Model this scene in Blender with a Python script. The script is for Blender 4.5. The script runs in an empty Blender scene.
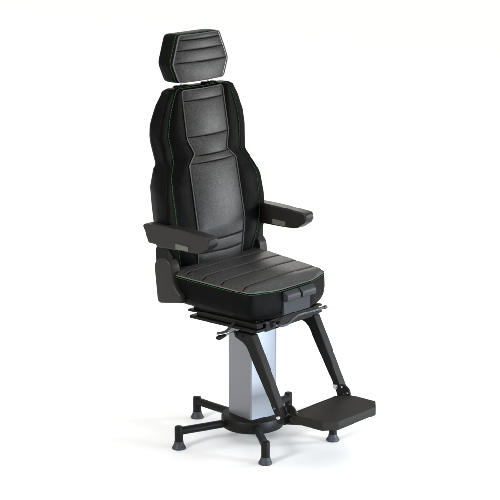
import bpy, bmesh, math
import numpy as np
from mathutils import Vector, Matrix

# ------------------------------------------------------------------ camera, world, lamps, exposure
scene = bpy.context.scene
DZ = 0.013                      # everything below is measured from 13 mm above the floor

cam_d = bpy.data.cameras.new('camera')
cam = bpy.data.objects.new('camera', cam_d)
scene.collection.objects.link(cam)
scene.camera = cam
cam_d.sensor_width = 36.0
cam_d.lens = 36.0 * 1850.0 / 500.0
cam_d.clip_start = 0.1
cam_d.clip_end = 500
AZ, PT = math.radians(49.5), math.radians(13.5)
cam.location = (-5.5076, -4.6905, 2.5129 + DZ)
fwd = Vector((math.sin(AZ) * math.cos(PT), math.cos(AZ) * math.cos(PT), -math.sin(PT)))
cam.rotation_euler = fwd.to_track_quat('-Z', 'Y').to_euler()

world = bpy.data.worlds.new('World')
scene.world = world
world.use_nodes = True
wnt = world.node_tree
bgn = wnt.nodes['Background']
wtc = wnt.nodes.new('ShaderNodeTexCoord')          # studio surround: bright ceiling, dim walls
wsep = wnt.nodes.new('ShaderNodeSeparateXYZ')
wmr = wnt.nodes.new('ShaderNodeMapRange')
wmr.inputs['To Min'].default_value = 0.15
wmr.inputs['To Max'].default_value = 1.30
wnt.links.new(wtc.outputs['Generated'], wsep.inputs['Vector'])
wnt.links.new(wsep.outputs['Z'], wmr.inputs['Value'])
wnt.links.new(wmr.outputs['Result'], bgn.inputs['Strength'])
bgn.inputs['Color'].default_value = (1.0, 0.994, 0.985, 1)

def area(name, loc, target, size, power, col, size_y=None):
    d = bpy.data.lights.new(name, 'AREA')
    d.energy = power
    d.color = col
    d.size = size
    if size_y:
        d.shape = 'RECTANGLE'
        d.size_y = size_y
    o = bpy.data.objects.new(name, d)
    scene.collection.objects.link(o)
    o.location = loc
    o.rotation_euler = (Vector(target) - Vector(loc)).to_track_quat('-Z', 'Y').to_euler()
    return o

area('key_softbox', (-190.0, 5.0, 80.0), (0, 0, 0.5), 36, 275000, (1.0, 0.975, 0.935))
low = area('low_front_softbox', (0.55, -2.3, 0.27), (0, 0, 0.20), 0.8, 6.3, (0.74, 0.87, 1.0), 0.46)
low.data.spread = math.radians(38)                  # gridded softbox
area('added_highlight_light', (2.6, -2.0, 1.08), (0, 0.2, 1.1), 0.42, 42, (0.96, 0.98, 1.0))  # added lamp, aimed to put highlights on backrest and headrest panels

area('added_back_light', (2.9, 2.4, 2.0), (0, -0.1, 0.6), 1.3, 12, (1.0, 0.98, 0.95), 0.4)  # added lamp behind the chair, for sheen on seat top and footrest

scene.view_settings.view_transform = 'Standard'
scene.view_settings.look = 'None'
scene.view_settings.exposure = 0.0
scene.view_settings.gamma = 1.0

# ------------------------------------------------------------------ materials
def mat(name, col, rough=0.5, spec=0.5, metal=0.0, noise=None, bump=None, sheen=0.0, rvar=None, wave=None):
    m = bpy.data.materials.new(name)
    m.use_nodes = True
    nt = m.node_tree
    b = nt.nodes['Principled BSDF']
    b.inputs['Base Color'].default_value = (*col, 1)
    b.inputs['Roughness'].default_value = rough
    b.inputs['Metallic'].default_value = metal
    b.inputs['Specular IOR Level'].default_value = spec
    if sheen:
        b.inputs['Sheen Weight'].default_value = sheen
        b.inputs['Sheen Roughness'].default_value = 0.4
    tc = nt.nodes.new('ShaderNodeTexCoord')
    if noise:                                   # (scale, amount): mottled colour
        n = nt.nodes.new('ShaderNodeTexNoise')
        n.inputs['Scale'].default_value = noise[0]
        n.inputs['Detail'].default_value = 5
        n.inputs['Roughness'].default_value = 0.7
        nt.links.new(tc.outputs['Object'], n.inputs['Vector'])
        r = nt.nodes.new('ShaderNodeValToRGB')
        a = noise[1]
        r.color_ramp.elements[0].position = 0.3
        r.color_ramp.elements[1].position = 0.7
        r.color_ramp.elements[0].color = (*[c * (1 - a) for c in col], 1)
        r.color_ramp.elements[1].color = (*[c * (1 + a) for c in col], 1)
        nt.links.new(n.outputs['Fac'], r.inputs['Fac'])
        nt.links.new(r.outputs['Color'], b.inputs['Base Color'])
    if rvar:
        n = nt.nodes.new('ShaderNodeTexNoise')
        n.inputs['Scale'].default_value = rvar[0]
        n.inputs['Detail'].default_value = 4
        nt.links.new(tc.outputs['Object'], n.inputs['Vector'])
        mr = nt.nodes.new('ShaderNodeMapRange')
        mr.inputs['To Min'].default_value = rough - rvar[1]
        mr.inputs['To Max'].default_value = rough + rvar[1]
        nt.links.new(n.outputs['Fac'], mr.inputs['Value'])
        nt.links.new(mr.outputs['Result'], b.inputs['Roughness'])
    if bump:                                    # (scale, strength, distance)
        n = nt.nodes.new('ShaderNodeTexNoise')
        n.inputs['Scale'].default_value = bump[0]
        n.inputs['Detail'].default_value = 3
        nt.links.new(tc.outputs['Object'], n.inputs['Vector'])
        bp = nt.nodes.new('ShaderNodeBump')
        bp.inputs['Strength'].default_value = bump[1]
        bp.inputs['Distance'].default_value = bump[2]
        nt.links.new(n.outputs['Fac'], bp.inputs['Height'])
        nt.links.new(bp.outputs['Normal'], b.inputs['Normal'])
        if wave:                                # soft creases under the grain
            n2 = nt.nodes.new('ShaderNodeTexNoise')
            n2.inputs['Scale'].default_value = wave[0]
            n2.inputs['Detail'].default_value = 2
            n2.inputs['Distortion'].default_value = 0.6
            nt.links.new(tc.outputs['Object'], n2.inputs['Vector'])
            b2 = nt.nodes.new('ShaderNodeBump')
            b2.inputs['Strength'].default_value = wave[1]
            b2.inputs['Distance'].default_value = wave[2]
            nt.links.new(n2.outputs['Fac'], b2.inputs['Height'])
            nt.links.new(b2.outputs['Normal'], bp.inputs['Normal'])
    return m

M = dict(
    floor=mat('white_studio_floor', (0.9, 0.9, 0.9), 0.9, 0.0),
    leather=mat('black_leather', (0.0016, 0.0016, 0.0016), 0.5, 0.06, bump=(240, 0.6, 0.002), rvar=(14, 0.08), wave=(16, 0.5, 0.006)),
    fabric=mat('grey_upholstery', (0.034, 0.034, 0.0335), 0.41, 0.45, noise=(120, 0.65), bump=(360, 0.3, 0.002), wave=(40, 0.12, 0.003), rvar=(45, 0.06)),
    piping=mat('grey_piping', (0.13, 0.13, 0.13), 0.75, 0.08, noise=(300, 0.25)),
    thread=mat('green_thread', (0.024, 0.105, 0.026), 0.6, 0.15),
    plastic=mat('dark_grey_plastic', (0.014, 0.0133, 0.012), 0.42, 0.3, bump=(500, 0.15, 0.001), rvar=(30, 0.05)),
    label=mat('pale_grey_plate', (0.105, 0.10, 0.092), 0.5, 0.3),
    pocket=mat('slate_grey_plastic', (0.023, 0.0255, 0.030), 0.42, 0.25, bump=(400, 0.15, 0.001)),
    black_metal=mat('black_powder_coat', (0.005, 0.005, 0.0047), 0.48, 0.15, bump=(600, 0.2, 0.001), rvar=(25, 0.06)),
    tread=mat('footrest_rubber', (0.0145, 0.0132, 0.011), 0.6, 0.13, noise=(120, 0.15), bump=(450, 0.3, 0.001)),
    rubber=mat('rubber_foot_grey', (0.032, 0.036, 0.042), 0.5, 0.3),
    rod_sheen=mat('steel_rod_painted_sheen', (0.45, 0.47, 0.5), 0.35, 0.5),  # steel lever rod; pale base colour stands in for its bright reflections
    column=mat('silver_column_paint', (0.187, 0.195, 0.212), 0.36, 0.5, 0.5, rvar=(8, 0.03)),
    steel=mat('bright_steel', (0.62, 0.64, 0.67), 0.25, 0.5, 1.0),
    grey_tube=mat('grey_painted_tube', (0.036, 0.039, 0.045), 0.35, 0.4),
)

# ------------------------------------------------------------------ mesh helpers
ORIGIN = {}

def build(name, bm, m, parent=None, smooth=True, bevel=None, auto=40, subsurf=0):
    bmesh.ops.recalc_face_normals(bm, faces=bm.faces[:])
    vs = np.array([v.co[:] for v in bm.verts])
    c = Vector(((vs.min(0) + vs.max(0)) / 2).tolist())
    for v in bm.verts:
        v.co -= c
    me = bpy.data.meshes.new(name)
    bm.to_mesh(me)
    bm.free()
    me.materials.append(m)
    o = bpy.data.objects.new(name, me)
    scene.collection.objects.link(o)
    w = c + Vector((0, 0, DZ))
    ORIGIN[o.name] = w
    if parent is not None:
        o.parent = parent
        o.location = w - ORIGIN[parent.name]
    else:
        o.location = w
    if smooth:
        for p in me.polygons:
            p.use_smooth = True
        if auto:
            me.set_sharp_from_angle(angle=math.radians(auto))
    if bevel:
        b = o.modifiers.new('bevel', 'BEVEL')
        b.width = bevel
        b.segments = 3
        b.limit_method = 'ANGLE'
        b.angle_limit = math.radians(30)
        b.harden_normals = False
    if subsurf:
        s = o.modifiers.new('subsurf', 'SUBSURF')
        s.levels = s.render_levels = subsurf
    return o

def grid(bm, rows, close_u=False, cap=False):
    V = [[bm.verts.new(p) for p in r] for r in rows]
    n = len(V[0])
    for a, b in zip(V[:-1], V[1:]):
        for i in range(n if close_u else n - 1):
            j = (i + 1) % n
            bm.faces.new((a[i], a[j], b[j], b[i]))
    if cap:
        bm.faces.new(V[0][::-1])
        bm.faces.new(V[-1])
    return V

def box(bm, x0, x1, y0, y1, z0, z1):
    prism(bm, [(y0, z0), (y1, z0), (y1, z1), (y0, z1)], x0, x1)

def prism(bm, poly, x0, x1):
    """polygon in (y, z) extruded along x"""
    a = [bm.verts.new((x0, y, z)) for y, z in poly]
    b = [bm.verts.new((x1, y, z)) for y, z in poly]
    bm.faces.new(a)
    bm.faces.new(b[::-1])
    n = len(poly)
    for i in range(n):
        j = (i + 1) % n
        bm.faces.new((a[i], b[i], b[j], a[j]))

def prism_z(bm, poly, z0, z1):
    a = [bm.verts.new((x, y, z0)) for x, y in poly]
    b = [bm.verts.new((x, y, z1)) for x, y in poly]
    bm.faces.new(a)
    bm.faces.new(b[::-1])
    n = len(poly)
    for i in range(n):
        j = (i + 1) % n
        bm.faces.new((a[i], b[i], b[j], a[j]))

def tube(bm, pts, r, seg=10, closed=False, caps=True):
    pts = [Vector(p) for p in pts]
    n = len(pts)
    rad = r if isinstance(r, (list, tuple)) else [r] * n
    tang = []
    for i in range(n):
        if closed:
            t = pts[(i + 1) % n] - pts[i - 1]
        else:
            t = pts[min(i + 1, n - 1)] - pts[max(i - 1, 0)]
        tang.append(t.normalized())
    ref = Vector((0, 0, 1))
    if abs(tang[0].dot(ref)) > 0.9:
        ref = Vector((1, 0, 0))
    nrm = (ref - tang[0] * ref.dot(tang[0])).normalized()
    rings = []
    for i in range(n):
        nrm = (nrm - tang[i] * nrm.dot(tang[i])).normalized()
        bn = tang[i].cross(nrm)
        rings.append([bm.verts.new(pts[i] + (nrm * math.cos(2 * math.pi * k / seg) + bn * math.sin(2 * math.pi * k / seg)) * rad[i]) for k in range(seg)])
    m = n if closed else n - 1
    for i in range(m):
        a, b = rings[i], rings[(i + 1) % n]
        for k in range(seg):
            l = (k + 1) % seg
            bm.faces.new((a[k], a[l], b[l], b[k]))
    if not closed and caps:
        bm.faces.new(rings[0][::-1])
        bm.faces.new(rings[-1])

def lathe(bm, prof, c, seg=32):
    """prof: (r, z) list"""
    rings = [[bm.verts.new((c[0] + r * math.cos(2 * math.pi * k / seg), c[1] + r * math.sin(2 * math.pi * k / seg), z)) for k in range(seg)] for r, z in prof]
    for a, b in zip(rings[:-1], rings[1:]):
        for k in range(seg):
            l = (k + 1) % seg
            bm.faces.new((a[k], a[l], b[l], b[k]))
    bm.faces.new(rings[0][::-1])
    bm.faces.new(rings[-1])

def resample(pts, step, closed=False):
    pts = [np.array(p, float) for p in pts]
    if closed:
        pts = pts + [pts[0]]
    d = [0]
    for a, b in zip(pts[:-1], pts[1:]):
        d.append(d[-1] + np.linalg.norm(b - a))
    n = max(2, int(d[-1] / step))
    s = np.linspace(0, d[-1], n + 1)
    if closed:
        s = s[:-1]
    P = np.array(pts)
    return [tuple(np.interp(t, d, P[:, k]) for k in range(P.shape[1])) for t in s]

def round_poly(poly, r, n=5):
    """round the corners of a closed 2-D polygon"""
    out = []
    N = len(poly)
    rr = r if isinstance(r, (list, tuple)) else [r] * N
    for i in range(N):
        p = np.array(poly[i], float)
        a = np.array(poly[i - 1], float)
        b = np.array(poly[(i + 1) % N], float)
        da, db = a - p, b - p
        la, lb = np.linalg.norm(da), np.linalg.norm(db)
        q = min(rr[i], la * 0.45, lb * 0.45)
        s, e = p + da / la * q, p + db / lb * q
        for k in range(n + 1):
            t = k / n
            out.append(tuple((1 - t) ** 2 * s + 2 * t * (1 - t) * p + t * t * e))
    return out

def dashes(bm, pts, on=0.0080, off=0.0028, r=0.00135, closed=False):
    fine = resample(pts, 0.002, closed)
    if closed:
        fine.append(fine[0])
    P = np.array(fine)
    d = np.concatenate([[0], np.cumsum(np.linalg.norm(np.diff(P, axis=0), axis=1))])
    s = 0.0
    while s + on < d[-1]:
        q = [tuple(np.interp(t, d, P[:, k]) for k in range(3)) for t in (s, s + on * 0.5, s + on)]
        tube(bm, q, [r * 0.75, r, r * 0.75], seg=6)
        s += on + off

# ------------------------------------------------------------------ setting
bm = bmesh.new()
S = 90.0
vs = [bm.verts.new(p) for p in ((-S, -S, -DZ), (S, -S, -DZ), (S, S, -DZ), (-S, S, -DZ))]
bm.faces.new(vs)
floor = build('floor', bm, M['floor'], smooth=False)
floor['kind'] = 'structure'

# ------------------------------------------------------------------ the chair
root = bpy.data.objects.new('operator_chair', None)
scene.collection.objects.link(root)
root.location = (0, 0, 0)
root.empty_display_size = 0.3
ORIGIN[root.name] = Vector((0, 0, 0))
root['label'] = 'black high-back operator chair with headrest, armrests and footrest on a silver pedestal column'
root['category'] = 'chair'

def I(z, xs, ys):
    return float(np.interp(z, xs, ys))

def smooth_table(tab, soft=0.012, lo=None, hi=None):
    """piecewise-linear table with softly rounded knees"""
    zs = [t[0] for t in tab]
    vs = [t[1] for t in tab]
    k = np.linspace(-1, 1, 9)
    w = 1 - np.abs(k) * 0.9
    def f(z):
        return float(sum(np.interp(z + kk * soft, zs, vs) * ww for kk, ww in zip(k, w)) / w.sum())
    return f

# ---- backrest tables (half widths and depths by height)
WP = smooth_table([(0.66, 0.134), (0.73, 0.136), (0.86, 0.143), (1.115, 0.141), (1.155, 0.096), (1.222, 0.125), (1.405, 0.123), (1.45, 0.12)], 0.006)
WS = smooth_table([(0.66, 0.20), (0.725, 0.222), (0.80, 0.243), (0.87, 0.252), (1.03, 0.256), (1.075, 0.243), (1.135, 0.201), (1.235, 0.213), (1.30, 0.203), (1.37, 0.178), (1.412, 0.157), (1.45, 0.14)], 0.006)
WO = smooth_table([(0.66, 0.205), (0.735, 0.252), (0.76, 0.264), (0.785, 0.284), (0.81, 0.297), (0.93, 0.298), (1.02, 0.290), (1.075, 0.268), (1.125, 0.243), (1.235, 0.258), (1.29, 0.250), (1.36, 0.222), (1.40, 0.195), (1.425, 0.165), (1.45, 0.14)], 0.008)
YF = smooth_table([(0.66, 0.178), (0.73, 0.172), (0.86, 0.165), (1.115, 0.210), (1.155, 0.222), (1.222, 0.239), (1.405, 0.268), (1.45, 0.28)], 0.012)
YS = smooth_table([(0.66, 0.195), (0.725, 0.190), (0.85, 0.178), (0.95, 0.185), (1.04, 0.200), (1.135, 0.242), (1.235, 0.256), (1.405, 0.264), (1.45, 0.28)], 0.012)
YB = smooth_table([(0.66, 0.275), (0.80, 0.300), (0.95, 0.322), (1.03, 0.330), (1.12, 0.308), (1.235, 0.330), (1.33, 0.325), (1.40, 0.318), (1.45, 0.315)], 0.008)

def bez(p0, p1, p2, n):
    out = []
    for k in range(n):
        t = k / (n - 1)
        out.append(((1 - t) ** 2 * p0[0] + 2 * t * (1 - t) * p1[0] + t * t * p2[0], (1 - t) ** 2 * p0[1] + 2 * t * (1 - t) * p1[1] + t * t * p2[1]))
    return out

def back_half(z):
    wp, ws, wo, yf, ys, yb = WP(z), WS(z), WO(z), YF(z), YS(z), YB(z)
    h = [(0.0, yf + 0.016), (wp * 0.5, yf + 0.014), (wp * 0.85, yf + 0.01), (wp, yf + 0.004)]
    for k in range(1, 8):
        t = k / 8
        bulge = 0.013 * math.sin(math.pi * t) ** 0.7
        h.append((wp + (ws - wp) * t, yf + 0.004 + (ys - yf) * t - bulge))
    h.append((ws, ys + 0.003))
    ym = ys + (yb - ys) * 0.55
    wb = min(wo - 0.01, 0.243)
    h += bez((ws + 0.004, ys + 0.001), (wo + 0.003, ys - 0.003), (wo, ys + 0.014), 8)
    h += bez((wo, ys + 0.014), (wo - 0.004, ym), (wb + 0.006, yb - 0.010), 6)[1:]
    h += [(wb, yb + 0.002), (wb - 0.008, yb + 0.006)]
    h += [(wo * 0.55, yb + 0.012), (wo * 0.25, yb + 0.015), (0.0, yb + 0.016)]
    return h

bm = bmesh.new()
rows = []
ZT = 1.418
zz = list(np.linspace(0.675, 1.395, 96))
for z in zz:
    h = back_half(z)
    rows.append([(x, y, z) for x, y in h] + [(-x, y, z) for x, y in h[-2:0:-1]])
top = rows[-1]
cy = 0.305
for t in (15, 35, 55, 75, 88):                     # rounded top
    a = math.radians(t)
    s = 0.80 + 0.20 * math.cos(a)
    rows.append([(x * s if abs(x) > 0 else 0, cy + (y - cy) * (0.55 + 0.45 * math.cos(a)), 1.395 + 0.022 * math.sin(a)) for x, y, z in top])
grid(bm, rows, close_u=True, cap=True)
backrest = build('backrest', bm, M['leather'], root, auto=60)

def panel(name, zs, w, yf, grooves, bulge, pad, parent, m, nt=29, edge=0.010, gd=0.0038, gw=0.0032):
    """upholstered front insert facing -y, cushions swelling between sewn grooves"""
    bm = bmesh.new()
    rows = []
    gs = sorted([zs[0]] + list(grooves) + [zs[-1]])
    for z in zs:
        seg = 0.0
        for a, b in zip(gs[:-1], gs[1:]):
            if a <= z <= b:
                u = (z - a) / (b - a)
                seg = max(0, math.sin(math.pi * u)) ** 0.8 * (b - a)
        dip = sum(math.exp(-((z - g) / gw) ** 2) for g in grooves)
        r = []
        for k in range(nt):
            t = -1 + 2 * k / (nt - 1)
            t = math.copysign(abs(t) ** 0.8, t)
            e = 1 - abs(t) ** 6
            ee = min(1, (1 - abs(t)) * 6)
            y = yf(z) - bulge * (1 - t * t) * 1.0 - pad * seg * e + gd * dip * ee ** 0.5 + 0.004 * (1 - ee)
            r.append((t * w(z), y, z))
        r = [(r[0][0], r[0][1] + edge, z)] + r + [(r[-1][0], r[-1][1] + edge, z)]
        rows.append(r)
    rows = [[(x, y + edge, z) for x, y, z in rows[0]]] + rows + [[(x, y + edge, z) for x, y, z in rows[-1]]]
    grid(bm, rows)
    o = build(name, bm, m, parent, auto=60)
    for g in grooves:
        bm = bmesh.new()
        line = []
        for k in range(25):
            t = -0.97 + 1.94 * k / 24
            ee = min(1, (1 - abs(t)) * 6)
            line.append((t * w(g), yf(g) - bulge * (1 - t * t) + gd * ee ** 0.5 * 0.45 + 0.004 * (1 - ee), g))
        tube(bm, line, 0.0010, 6)
        build('seam', bm, M['leather'], o)
    return o

BG = [0.757, 0.808, 1.119, 1.147, 1.222, 1.366]
zs = sorted(set(np.round(np.concatenate([np.linspace(0.69, 1.405, 130)] + [np.linspace(g - 0.009, g + 0.009, 9) for g in BG]), 4)))
cp = panel('centre_panel', zs, lambda z: WP(z) - 0.002, lambda z: YF(z) - 0.002, BG, 0.018, 0.036, backrest, M['fabric'])

# grey piping round the centre panel
path = [(-(WP(z)), YF(z) - 0.001, z) for z in np.linspace(0.69, 1.395, 90)]
wt = WP(1.405)
path += [(-wt + 0.004, YF(1.404), 1.404), (-wt + 0.014, YF(1.408) - 0.001, 1.408)]
path += [(x, YF(1.408) - 0.004 - 0.012 * (1 - (x / wt) ** 2), 1.408) for x in np.linspace(-wt + 0.03, wt - 0.03, 16)]
path += [(wt - 0.014, YF(1.408) - 0.001, 1.408), (wt - 0.004, YF(1.404), 1.404)]
path += [(WP(z), YF(z) - 0.001, z) for z in np.linspace(1.395, 0.69, 90)]
bm = bmesh.new()
tube(bm, path, 0.0025, 8)
build('piping', bm, M['piping'], backrest)

# green stitching along the bolster seams and over the top
path = [(-WS(z) - 0.001, YS(z) - 0.0015, z) for z in np.linspace(0.69, 1.40, 90)]
path += [(-0.150, YS(1.405) + 0.004, 1.412), (-0.135, 0.272, 1.4165)]
path += [(x, 0.270 - 0.010 * (1 - (x / 0.13) ** 2), 1.4175) for x in np.linspace(-0.12, 0.12, 20)]
path += [(0.135, 0.272, 1.4165), (0.150, YS(1.405) + 0.004, 1.412)]
path += [(WS(z) + 0.001, YS(z) - 0.0015, z) for z in np.linspace(1.40, 0.69, 90)]
bm = bmesh.new()
dashes(bm, path)
build('stitching', bm, M['thread'], backrest)

# ---- headrest
HEX = [(-0.121, 1.630), (0.121, 1.630), (0.167, 1.514), (0.135, 1.439), (-0.135, 1.439), (-0.167, 1.514)]
out = round_poly(HEX, [0.014, 0.014, 0.02, 0.012, 0.012, 0.02], 5)
out = resample(out, 0.006, True)
hc = np.array((0.0, 1.53))
def hy(z):
    return 0.270 + (z - 1.44) * 0.06
bm = bmesh.new()
rows = []
for dy, s in ((0.094, 0.3), (0.094, 0.75), (0.092, 0.88), (0.088, 0.945), (0.080, 0.98), (0.066, 0.996), (0.045, 1.003), (0.028, 1.002), (0.018, 0.998), (0.0155, 0.988), (0.013, 0.992), (0.009, 0.992), (0.006, 0.985), (0.010, 0.95), (0.016, 0.90)):
    rows.append([(p[0] * s, hy(1.53 + (p[1] - 1.53) * s) + dy, 1.53 + (p[1] - 1.53) * s) for p in out])
grid(bm, rows, close_u=True, cap=True)
headrest = build('headrest', bm, M['leather'], root, auto=60)
HW = smooth_table([(1.43, 0.127), (1.442, 0.131), (1.514, 0.162), (1.626, 0.118), (1.64, 0.112)], 0.006)
HG = [1.517, 1.566, 1.607]
zs = sorted(set(np.round(np.concatenate([np.linspace(1.444, 1.624, 60)] + [np.linspace(g - 0.009, g + 0.009, 9) for g in HG]), 4)))
panel('centre_panel', zs, lambda z: HW(z) + 0.000, lambda z: hy(z) + 0.001, HG, 0.016, 0.04, headrest, M['fabric'])
pin = [(-0.119, 1.627), (0.119, 1.627), (0.1635, 1.514), (0.1325, 1.442), (-0.1325, 1.442), (-0.1635, 1.514)]
po = resample(round_poly(pin, [0.012, 0.012, 0.018, 0.012, 0.012, 0.018], 5), 0.006, True)
def front_bulge(x, z):
    t = min(1, abs(x) / HW(z))
    return 0.012 * (1 - t * t)
bm = bmesh.new()
tube(bm, [(x, hy(z) - front_bulge(x, z), z) for x, z in po], 0.0025, 8, closed=True)
build('piping', bm, M['piping'], headrest)
bm = bmesh.new()
dashes(bm, [(x * 1.017, hy(z) + 0.0155, 1.53 + (z - 1.53) * 1.025) for x, z in po], closed=True)
build('stitching', bm, M['thread'], headrest)

for x in (-0.081, 0.081):
    bm = bmesh.new()
    lathe(bm, [(0.0068, 1.38), (0.0068, 1.46)], (x, 0.305), 16)
    p = build('headrest_post', bm, M['steel'], root)
    bm = bmesh.new()
    box(bm, x - 0.034, x + 0.034, 0.288, 0.322, 1.398, 1.4235)
    build('post_guide', bm, M['black_metal'], p, bevel=0.005)

# ---- seat cushion
def top_z(y):
    return 0.672 + 0.065 * (y + 0.2)
TOP = [(-0.105, -0.226), (0.105, -0.226), (0.239, -0.188), (0.274, 0.16), (0.274, 0.205), (-0.274, 0.205), (-0.274, 0.16), (-0.239, -0.188)]
BOT = [(-0.095, -0.216), (0.095, -0.216), (0.214, -0.184), (0.250, 0.16), (0.250, 0.205), (-0.250, 0.205), (-0.250, 0.16), (-0.214, -0.184)]
rad = [0.03, 0.03, 0.026, 0.02, 0.02, 0.02, 0.02, 0.026]
to = round_poly(TOP, rad, 6)
bo = round_poly(BOT, rad, 6)
def res_n(poly, n):
    P = [np.array(p, float) for p in poly] + [np.array(poly[0], float)]
    d = np.concatenate([[0], np.cumsum([np.linalg.norm(b - a) for a, b in zip(P[:-1], P[1:])])])
    s = np.linspace(0, 1, n, endpoint=False) * d[-1]
    P = np.array(P)
    return [(np.interp(t, d, P[:, 0]), np.interp(t, d, P[:, 1])) for t in s]
to, bo = res_n(to, 160), res_n(bo, 160)
def bot_z(y):
    return 0.552 + 0.07 * (y + 0.2)
def inset(P, d):
    n = len(P)
    out = []
    for i in range(n):
        a, b = np.array(P[i - 3]), np.array(P[(i + 3) % n])
        t = (b - a) / np.linalg.norm(b - a)
        out.append((P[i][0] - t[1] * d, P[i][1] + t[0] * d))
    return out

bm = bmesh.new()
rows = []
for t, s in ((-0.02, 0.9), (-0.015, 0.955), (0.02, 0.985), (0.1, 0.998), (0.25, 1.003), (0.5, 1.008), (0.75, 1.005), (0.90, 1.0), (0.925, 0.995), (0.945, 0.996), (0.96, 0.985), (0.96, 0.96), (0.93, 0.9)):
    r = []
    for (x0, y0), (x1, y1) in zip(bo, to):
        u = min(1, max(0, t * 2.6))
        u = 1 - (1 - u) ** 2
        x, y = (x0 + (x1 - x0) * u) * s, (y0 + (y1 - y0) * u + 0.0) * s
        r.append((x, y, bot_z(y) + (top_z(y) - bot_z(y)) * t))
    rows.append(r)
grid(bm, rows, close_u=True, cap=True)
seat = build('seat_cushion', bm, M['leather'], root, auto=60)

def seat_w(y):
    return I(y, [-0.226, -0.215, -0.195, -0.188, -0.17, 0.16, 0.2], [0.10, 0.145, 0.213, 0.226, 0.2385, 0.272, 0.272]) - 0.001
SG = [0.125, 0.045, -0.045, -0.148]
bm = bmesh.new()
rows = []
ys = sorted(set(np.round(np.concatenate([np.linspace(-0.223, 0.2, 90), np.linspace(-0.223, -0.16, 24)] + [np.linspace(g - 0.009, g + 0.009, 9) for g in SG]), 4)))
gs = [-0.223] + SG[::-1] + [0.21]
for y in ys:
    for a, b in zip(gs[:-1], gs[1:]):
        if a <= y <= b:
            u = (y - a) / (b - a)
            seg = max(0, math.sin(math.pi * u)) ** 0.5
    dip = sum(math.exp(-((y - g) / 0.0034) ** 2) for g in SG)
    fr = min(1, (y + 0.223) / 0.05)
    fr = 1 - (1 - fr) ** 2
    r = []
    for k in range(41):
        t = -1 + 2 * k / 40
        t = math.copysign(abs(t) ** 0.75, t)
        e = 1 - abs(t) ** 6
        ee = min(1, (1 - abs(t)) * 7)
        ee = 1 - (1 - ee) ** 2
        z = top_z(y) - 0.001 + fr * (0.018 * ee + 0.004 * (1 - t * t) + 0.0025 * seg * e) - 0.007 * dip * ee
        r.append((t * seat_w(y), y, z))
    r = [(r[0][0] + 0.005, y + 0.004, r[0][2] - 0.008)] + r + [(r[-1][0] - 0.005, y + 0.004, r[-1][2] - 0.008)]
    rows.append(r)
rows = [[(x * 0.97, y + 0.008, z - 0.008) for x, y, z in rows[0]]] + rows
grid(bm, rows)
seat_panel = build('seat_panel', bm, M['fabric'], seat, auto=60)
for g in SG:
    bm = bmesh.new()
    fr = 1 - (1 - min(1, (g + 0.223) / 0.05)) ** 2
    line = []
    for k in range(31):
        t = -0.975 + 1.95 * k / 30
        ee = 1 - (1 - min(1, (1 - abs(t)) * 7)) ** 2
        line.append((t * seat_w(g), g, top_z(g) - 0.001 + fr * (0.018 * ee + 0.004 * (1 - t * t)) - 0.0025 * ee))
    tube(bm, line, 0.0017, 6)
    build('seam', bm, M['leather'], seat_panel)

edge = [p for p in res_n(round_poly(TOP, rad, 6), 220) if p[1] < 0.196]
k0 = max(range(len(edge)), key=lambda k: edge[k][0] * 0 + (1 if edge[k][0] < 0 else 0) * edge[k][1])
edge = edge[k0:] + edge[:k0]
bm = bmesh.new()
tube(bm, [(x * 0.995, y * 0.994, top_z(y) - 0.0005) for x, y in edge], 0.0022, 8)
build('piping', bm, M['piping'], seat)
bm = bmesh.new()
dashes(bm, [(x * 0.9985, y * 0.9985, top_z(y) - 0.0075) for x, y in edge])
build('stitching', bm, M['thread'], seat)

# ---- grey latch with two rolled flaps on the seat front
bm = bmesh.new()
box(bm, -0.084, 0.080, -0.2345, -0.215, 0.563, 0.650)
latch = build('latch_plate', bm, M['pocket'], root, bevel=0.002)
for x0, x1 in ((-0.084, -0.001), (0.010, 0.097)):
    bm = bmesh.new()
    prism(bm, [(-0.226, 0.658), (-0.236, 0.660), (-0.247, 0.652), (-0.254, 0.638), (-0.254, 0.625), (-0.248, 0.618), (-0.238, 0.616), (-0.226, 0.618)], x0, x1)
    build('flap', bm, M['pocket'], latch, bevel=0.003, auto=50)

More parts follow.
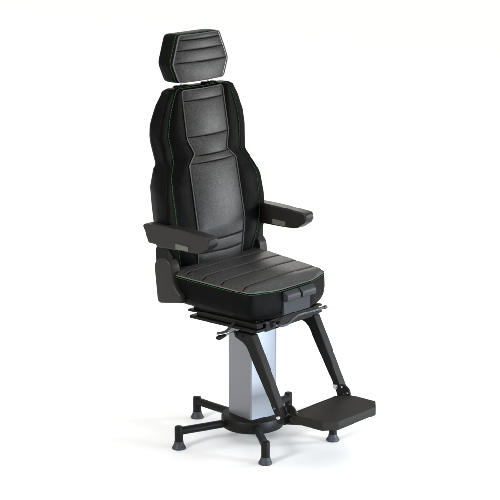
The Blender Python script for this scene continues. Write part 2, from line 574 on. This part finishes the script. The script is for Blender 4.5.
# ---- armrests
ARM = [(-0.055, 0.884), (-0.058, 0.862), (-0.050, 0.848), (-0.012, 0.822), (0.010, 0.817), (0.06, 0.815), (0.16, 0.815), (0.215, 0.812), (0.232, 0.822), (0.268, 0.823), (0.301, 0.890), (0.292, 0.898), (0.26, 0.900), (0.21, 0.9015), (0.16, 0.9015), (0.11, 0.900), (0.06, 0.897), (0.0, 0.892), (-0.04, 0.889)]
for sx in (-1, 1):
    bm = bmesh.new()
    prism(bm, ARM, sx * 0.268, sx * 0.325)
    a = build('armrest', bm, M['plastic'], root, bevel=0.011, auto=50)
    bm = bmesh.new()
    prism(bm, [(0.020, 0.826), (0.205, 0.824)] + [(0.205 - 0.185 * k / 14, 0.826 + 0.021 * math.sin(math.pi * k / 14) ** 0.8) for k in range(1, 14)], sx * 0.322, sx * 0.3262)
    build('side_trim', bm, M['plastic'], a, bevel=0.001)
    bm = bmesh.new()
    xo = 0.3268 if sx < 0 else 0.2678
    d = 0.0012 if sx < 0 else -0.0012
    prism(bm, round_poly([(0.118, 0.822), (0.050, 0.820), (0.050, 0.840), (0.118, 0.843)], 0.004, 3), sx * (xo - 0.003 * (1 if sx < 0 else -1)), sx * (xo + d))
    build('label_plate', bm, M['label'], a, auto=30)
    bm = bmesh.new()
    prism(bm, [(0.190, 0.70), (0.255, 0.70), (0.260, 0.79), (0.245, 0.83), (0.190, 0.83)], sx * 0.264, sx * 0.294)
    build('armrest_hinge', bm, M['black_metal'], root, bevel=0.004)
    arc = [(0.1925 + 0.0485 * math.cos(a), 0.728 + 0.048 * math.sin(a)) for a in np.linspace(0, math.pi, 15)]
    prof = arc + [(0.140, 0.700), (0.134, 0.676), (0.124, 0.660), (0.110, 0.648), (0.099, 0.640), (0.100, 0.607), (0.210, 0.590), (0.222, 0.594), (0.227, 0.606)]
    bm = bmesh.new()
    pf = res_n([(y + 0.026, z - 0.010 - (0.006 if z < 0.65 else 0)) for y, z in prof], 120)
    rows = []
    for xx, ins in ((0.247, 0.003), (0.249, 0.0), (0.288, 0.0), (0.2915, 0.001), (0.294, 0.003), (0.2955, 0.006), (0.296, 0.010)):
        rows.append([(sx * xx, y, z) for y, z in inset(pf, ins)])
    grid(bm, rows, close_u=True, cap=True)
    build('armrest_bracket', bm, M['plastic'], root, auto=50)

# ---- suspension frame under the seat
bm = bmesh.new()
box(bm, -0.19, 0.19, -0.180, 0.150, 0.535, 0.560)          # pan
for sx in (-1, 1):
    a, b = sorted((sx * 0.150, sx * 0.206))
    box(bm, a, b, -0.196, 0.165, 0.5365, 0.5455)
    box(bm, a, b, -0.196, 0.157, 0.508, 0.520)
    a, b = sorted((sx * 0.160, sx * 0.194))
    box(bm, a, b, -0.190, 0.130, 0.5205, 0.536)
    a, b = sorted((sx * 0.175, sx * 0.187))
    box(bm, a, b, 0.06, 0.075, 0.5005, 0.5085)
box(bm, -0.1495, 0.1495, -0.196, -0.172, 0.503, 0.544)
box(bm, -0.1495, 0.1495, 0.10, 0.125, 0.508, 0.5355)
frame = build('seat_frame', bm, M['black_metal'], root, bevel=0.002)
bm = bmesh.new()
prism_z(bm, round_poly([(-0.10, -0.10), (0.10, -0.10), (0.10, 0.10), (-0.10, 0.10)], 0.02), 0.487, 0.5025)
prism_z(bm, round_poly([(-0.14, -0.05), (0.14, -0.05), (0.14, 0.05), (-0.14, 0.05)], 0.01), 0.503, 0.534)
build('swivel_plate', bm, M['black_metal'], root, bevel=0.002)

# fore-aft slide bar along the front
bm = bmesh.new()
ctl = [(-0.160, -0.205, 0.545), (-0.145, -0.234, 0.536), (-0.105, -0.240, 0.526), (-0.070, -0.240, 0.526), (-0.040, -0.240, 0.538), (-0.005, -0.240, 0.549), (0.05, -0.240, 0.548), (0.165, -0.240, 0.546)]
tube(bm, resample(ctl, 0.008), 0.0058, 10)
tube(bm, [(0.160, -0.240, 0.546), (0.172, -0.240, 0.546), (0.178, -0.240, 0.545)], [0.0075, 0.0078, 0.006], 12)
sb = build('slide_bar', bm, M['grey_tube'], root, auto=50)
bm = bmesh.new()
for x, z in ((-0.150, 0.541), (-0.118, 0.533)):
    tube(bm, [(x - 0.008, -0.232, z), (x + 0.008, -0.232, z)], 0.012, 12)
build('bar_clamp', bm, M['black_metal'], sb)

# two adjustment levers reaching out at the right-hand side
bm = bmesh.new()
tube(bm, resample([(-0.195, -0.075, 0.527), (-0.220, -0.075, 0.518), (-0.245, -0.075, 0.505), (-0.262, -0.075, 0.503), (-0.296, -0.073, 0.506)], 0.006), 0.0062, 10)
lv = build('height_lever', bm, M['grey_tube'], root)
bm = bmesh.new()
tube(bm, [(-0.19, -0.072, 0.493), (-0.255, -0.072, 0.487)], 0.0042, 10)
lv = build('tilt_lever', bm, M['rod_sheen'], root)
bm = bmesh.new()
tube(bm, [(-0.248, -0.072, 0.487), (-0.256, -0.072, 0.487), (-0.285, -0.072, 0.486), (-0.298, -0.072, 0.487)], [0.0045, 0.0065, 0.010, 0.0065], 12)
build('lever_knob', bm, M['black_metal'], lv)

# ---- footrest arms
FA = [(-0.177, 0.498), (-0.264, 0.331), (-0.347, 0.166), (-0.309, 0.166), (-0.296, 0.200), (-0.150, 0.445), (-0.132, 0.460), (-0.090, 0.476), (-0.084, 0.498)]
for sx in (-1, 1):
    bm = bmesh.new()
    prism(bm, FA, sx * 0.176, sx * 0.214)
    arm = build('footrest_arm', bm, M['black_metal'], root, bevel=0.003)
    for (y, z, r) in (((-0.318, 0.192, 0.0085), (-0.298, 0.226, 0.0055)) if sx < 0 else ((-0.297, 0.220, 0.011),)):
        xf = -0.214 if sx < 0 else 0.176
        bm = bmesh.new()
        tube(bm, [(xf + 0.002, y, z), (xf - 0.006, y, z), (xf - 0.009, y, z)], [r, r, r * 0.7], 16)
        build('bolt', bm, M['steel'] if r > 0.006 else M['grey_tube'], arm)
    for y, z in ((-0.130, 0.486), (-0.10, 0.488)):
        bm = bmesh.new()
        xf = -0.214 if sx < 0 else 0.176
        tube(bm, [(xf + 0.002, y, z), (xf - 0.005, y, z)], 0.0055, 6)
        build('bolt', bm, M['black_metal'], arm)

# ---- footrest
FP = [(-0.174, -0.345), (-0.172, -0.500), (-0.119, -0.541), (0.119, -0.541), (0.172, -0.500), (0.174, -0.345)]
bm = bmesh.new()
prism_z(bm, FP, 0.166, 0.202)
footrest = build('footrest', bm, M['tread'], root, bevel=0.004)
for sx in (-1, 1):
    bm = bmesh.new()
    pl = [(-0.325, 0.203), (-0.325, 0.238)] + [(-0.335 - 0.038 * math.sin(a), 0.203 + 0.036 * math.cos(a)) for a in np.linspace(0.1, math.pi / 2, 10)]
    prism(bm, pl, sx * 0.166, sx * 0.1745)
    hp = build('hinge_plate', bm, M['black_metal'], footrest, bevel=0.0015)
    for y, z in ((-0.337, 0.230), (-0.364, 0.210)):
        bm = bmesh.new()
        a, b = (-0.1665, -0.1605) if sx < 0 else (0.1665, 0.1605)
        tube(bm, [(a, y, z), (b, y, z)], 0.0038, 12)
        build('bolt', bm, M['steel'], hp)
bm = bmesh.new()
tube(bm, [(-0.1755, -0.330, 0.186), (0.1755, -0.330, 0.186)], 0.011, 16)
build('hinge_rod', bm, M['black_metal'], footrest)

# ---- pedestal column
fc = np.array((-0.086, -0.063))
e1 = np.array((0.139, -0.026))
e2 = np.array((0.033, 0.153))
poly = round_poly([tuple(fc), tuple(fc + e1), tuple(fc + e1 + e2), tuple(fc + e2)], 0.013, 6)
bm = bmesh.new()
prism_z(bm, poly, 0.088, 0.4865)
build('column', bm, M['column'], root, auto=25)

# ---- base: round plate, five tubular legs on rubber feet
bm = bmesh.new()
lathe(bm, [(0.118, 0.036), (0.1265, 0.040), (0.1285, 0.046), (0.1285, 0.080), (0.126, 0.086), (0.119, 0.090)], (0, 0), 64)
build('base_plate', bm, M['black_metal'], root, auto=30)
for k in range(5):
    a = math.radians(13.2 + 72 * k)
    c, s = math.cos(a), math.sin(a)
    R = 0.333
    bm = bmesh.new()
    tube(bm, [(0.11 * c, 0.11 * s, 0.062), (R * c, R * s, 0.061)], 0.016, 18)
    lathe(bm, [(0.0165, 0.016), (0.0168, 0.018), (0.0168, 0.074), (0.0155, 0.0795), (0.012, 0.082)], (R * c, R * s), 24)
    leg = build('leg', bm, M['black_metal'], root, auto=40)
    bm = bmesh.new()
    lathe(bm, [(0.026, -0.013), (0.0275, -0.011), (0.0275, -0.006), (0.025, -0.003), (0.021, 0.006), (0.0185, 0.011), (0.019, 0.014), (0.018, 0.018)], (R * c, R * s), 28)
    build('rubber_foot', bm, M['rubber'], leg, auto=40)
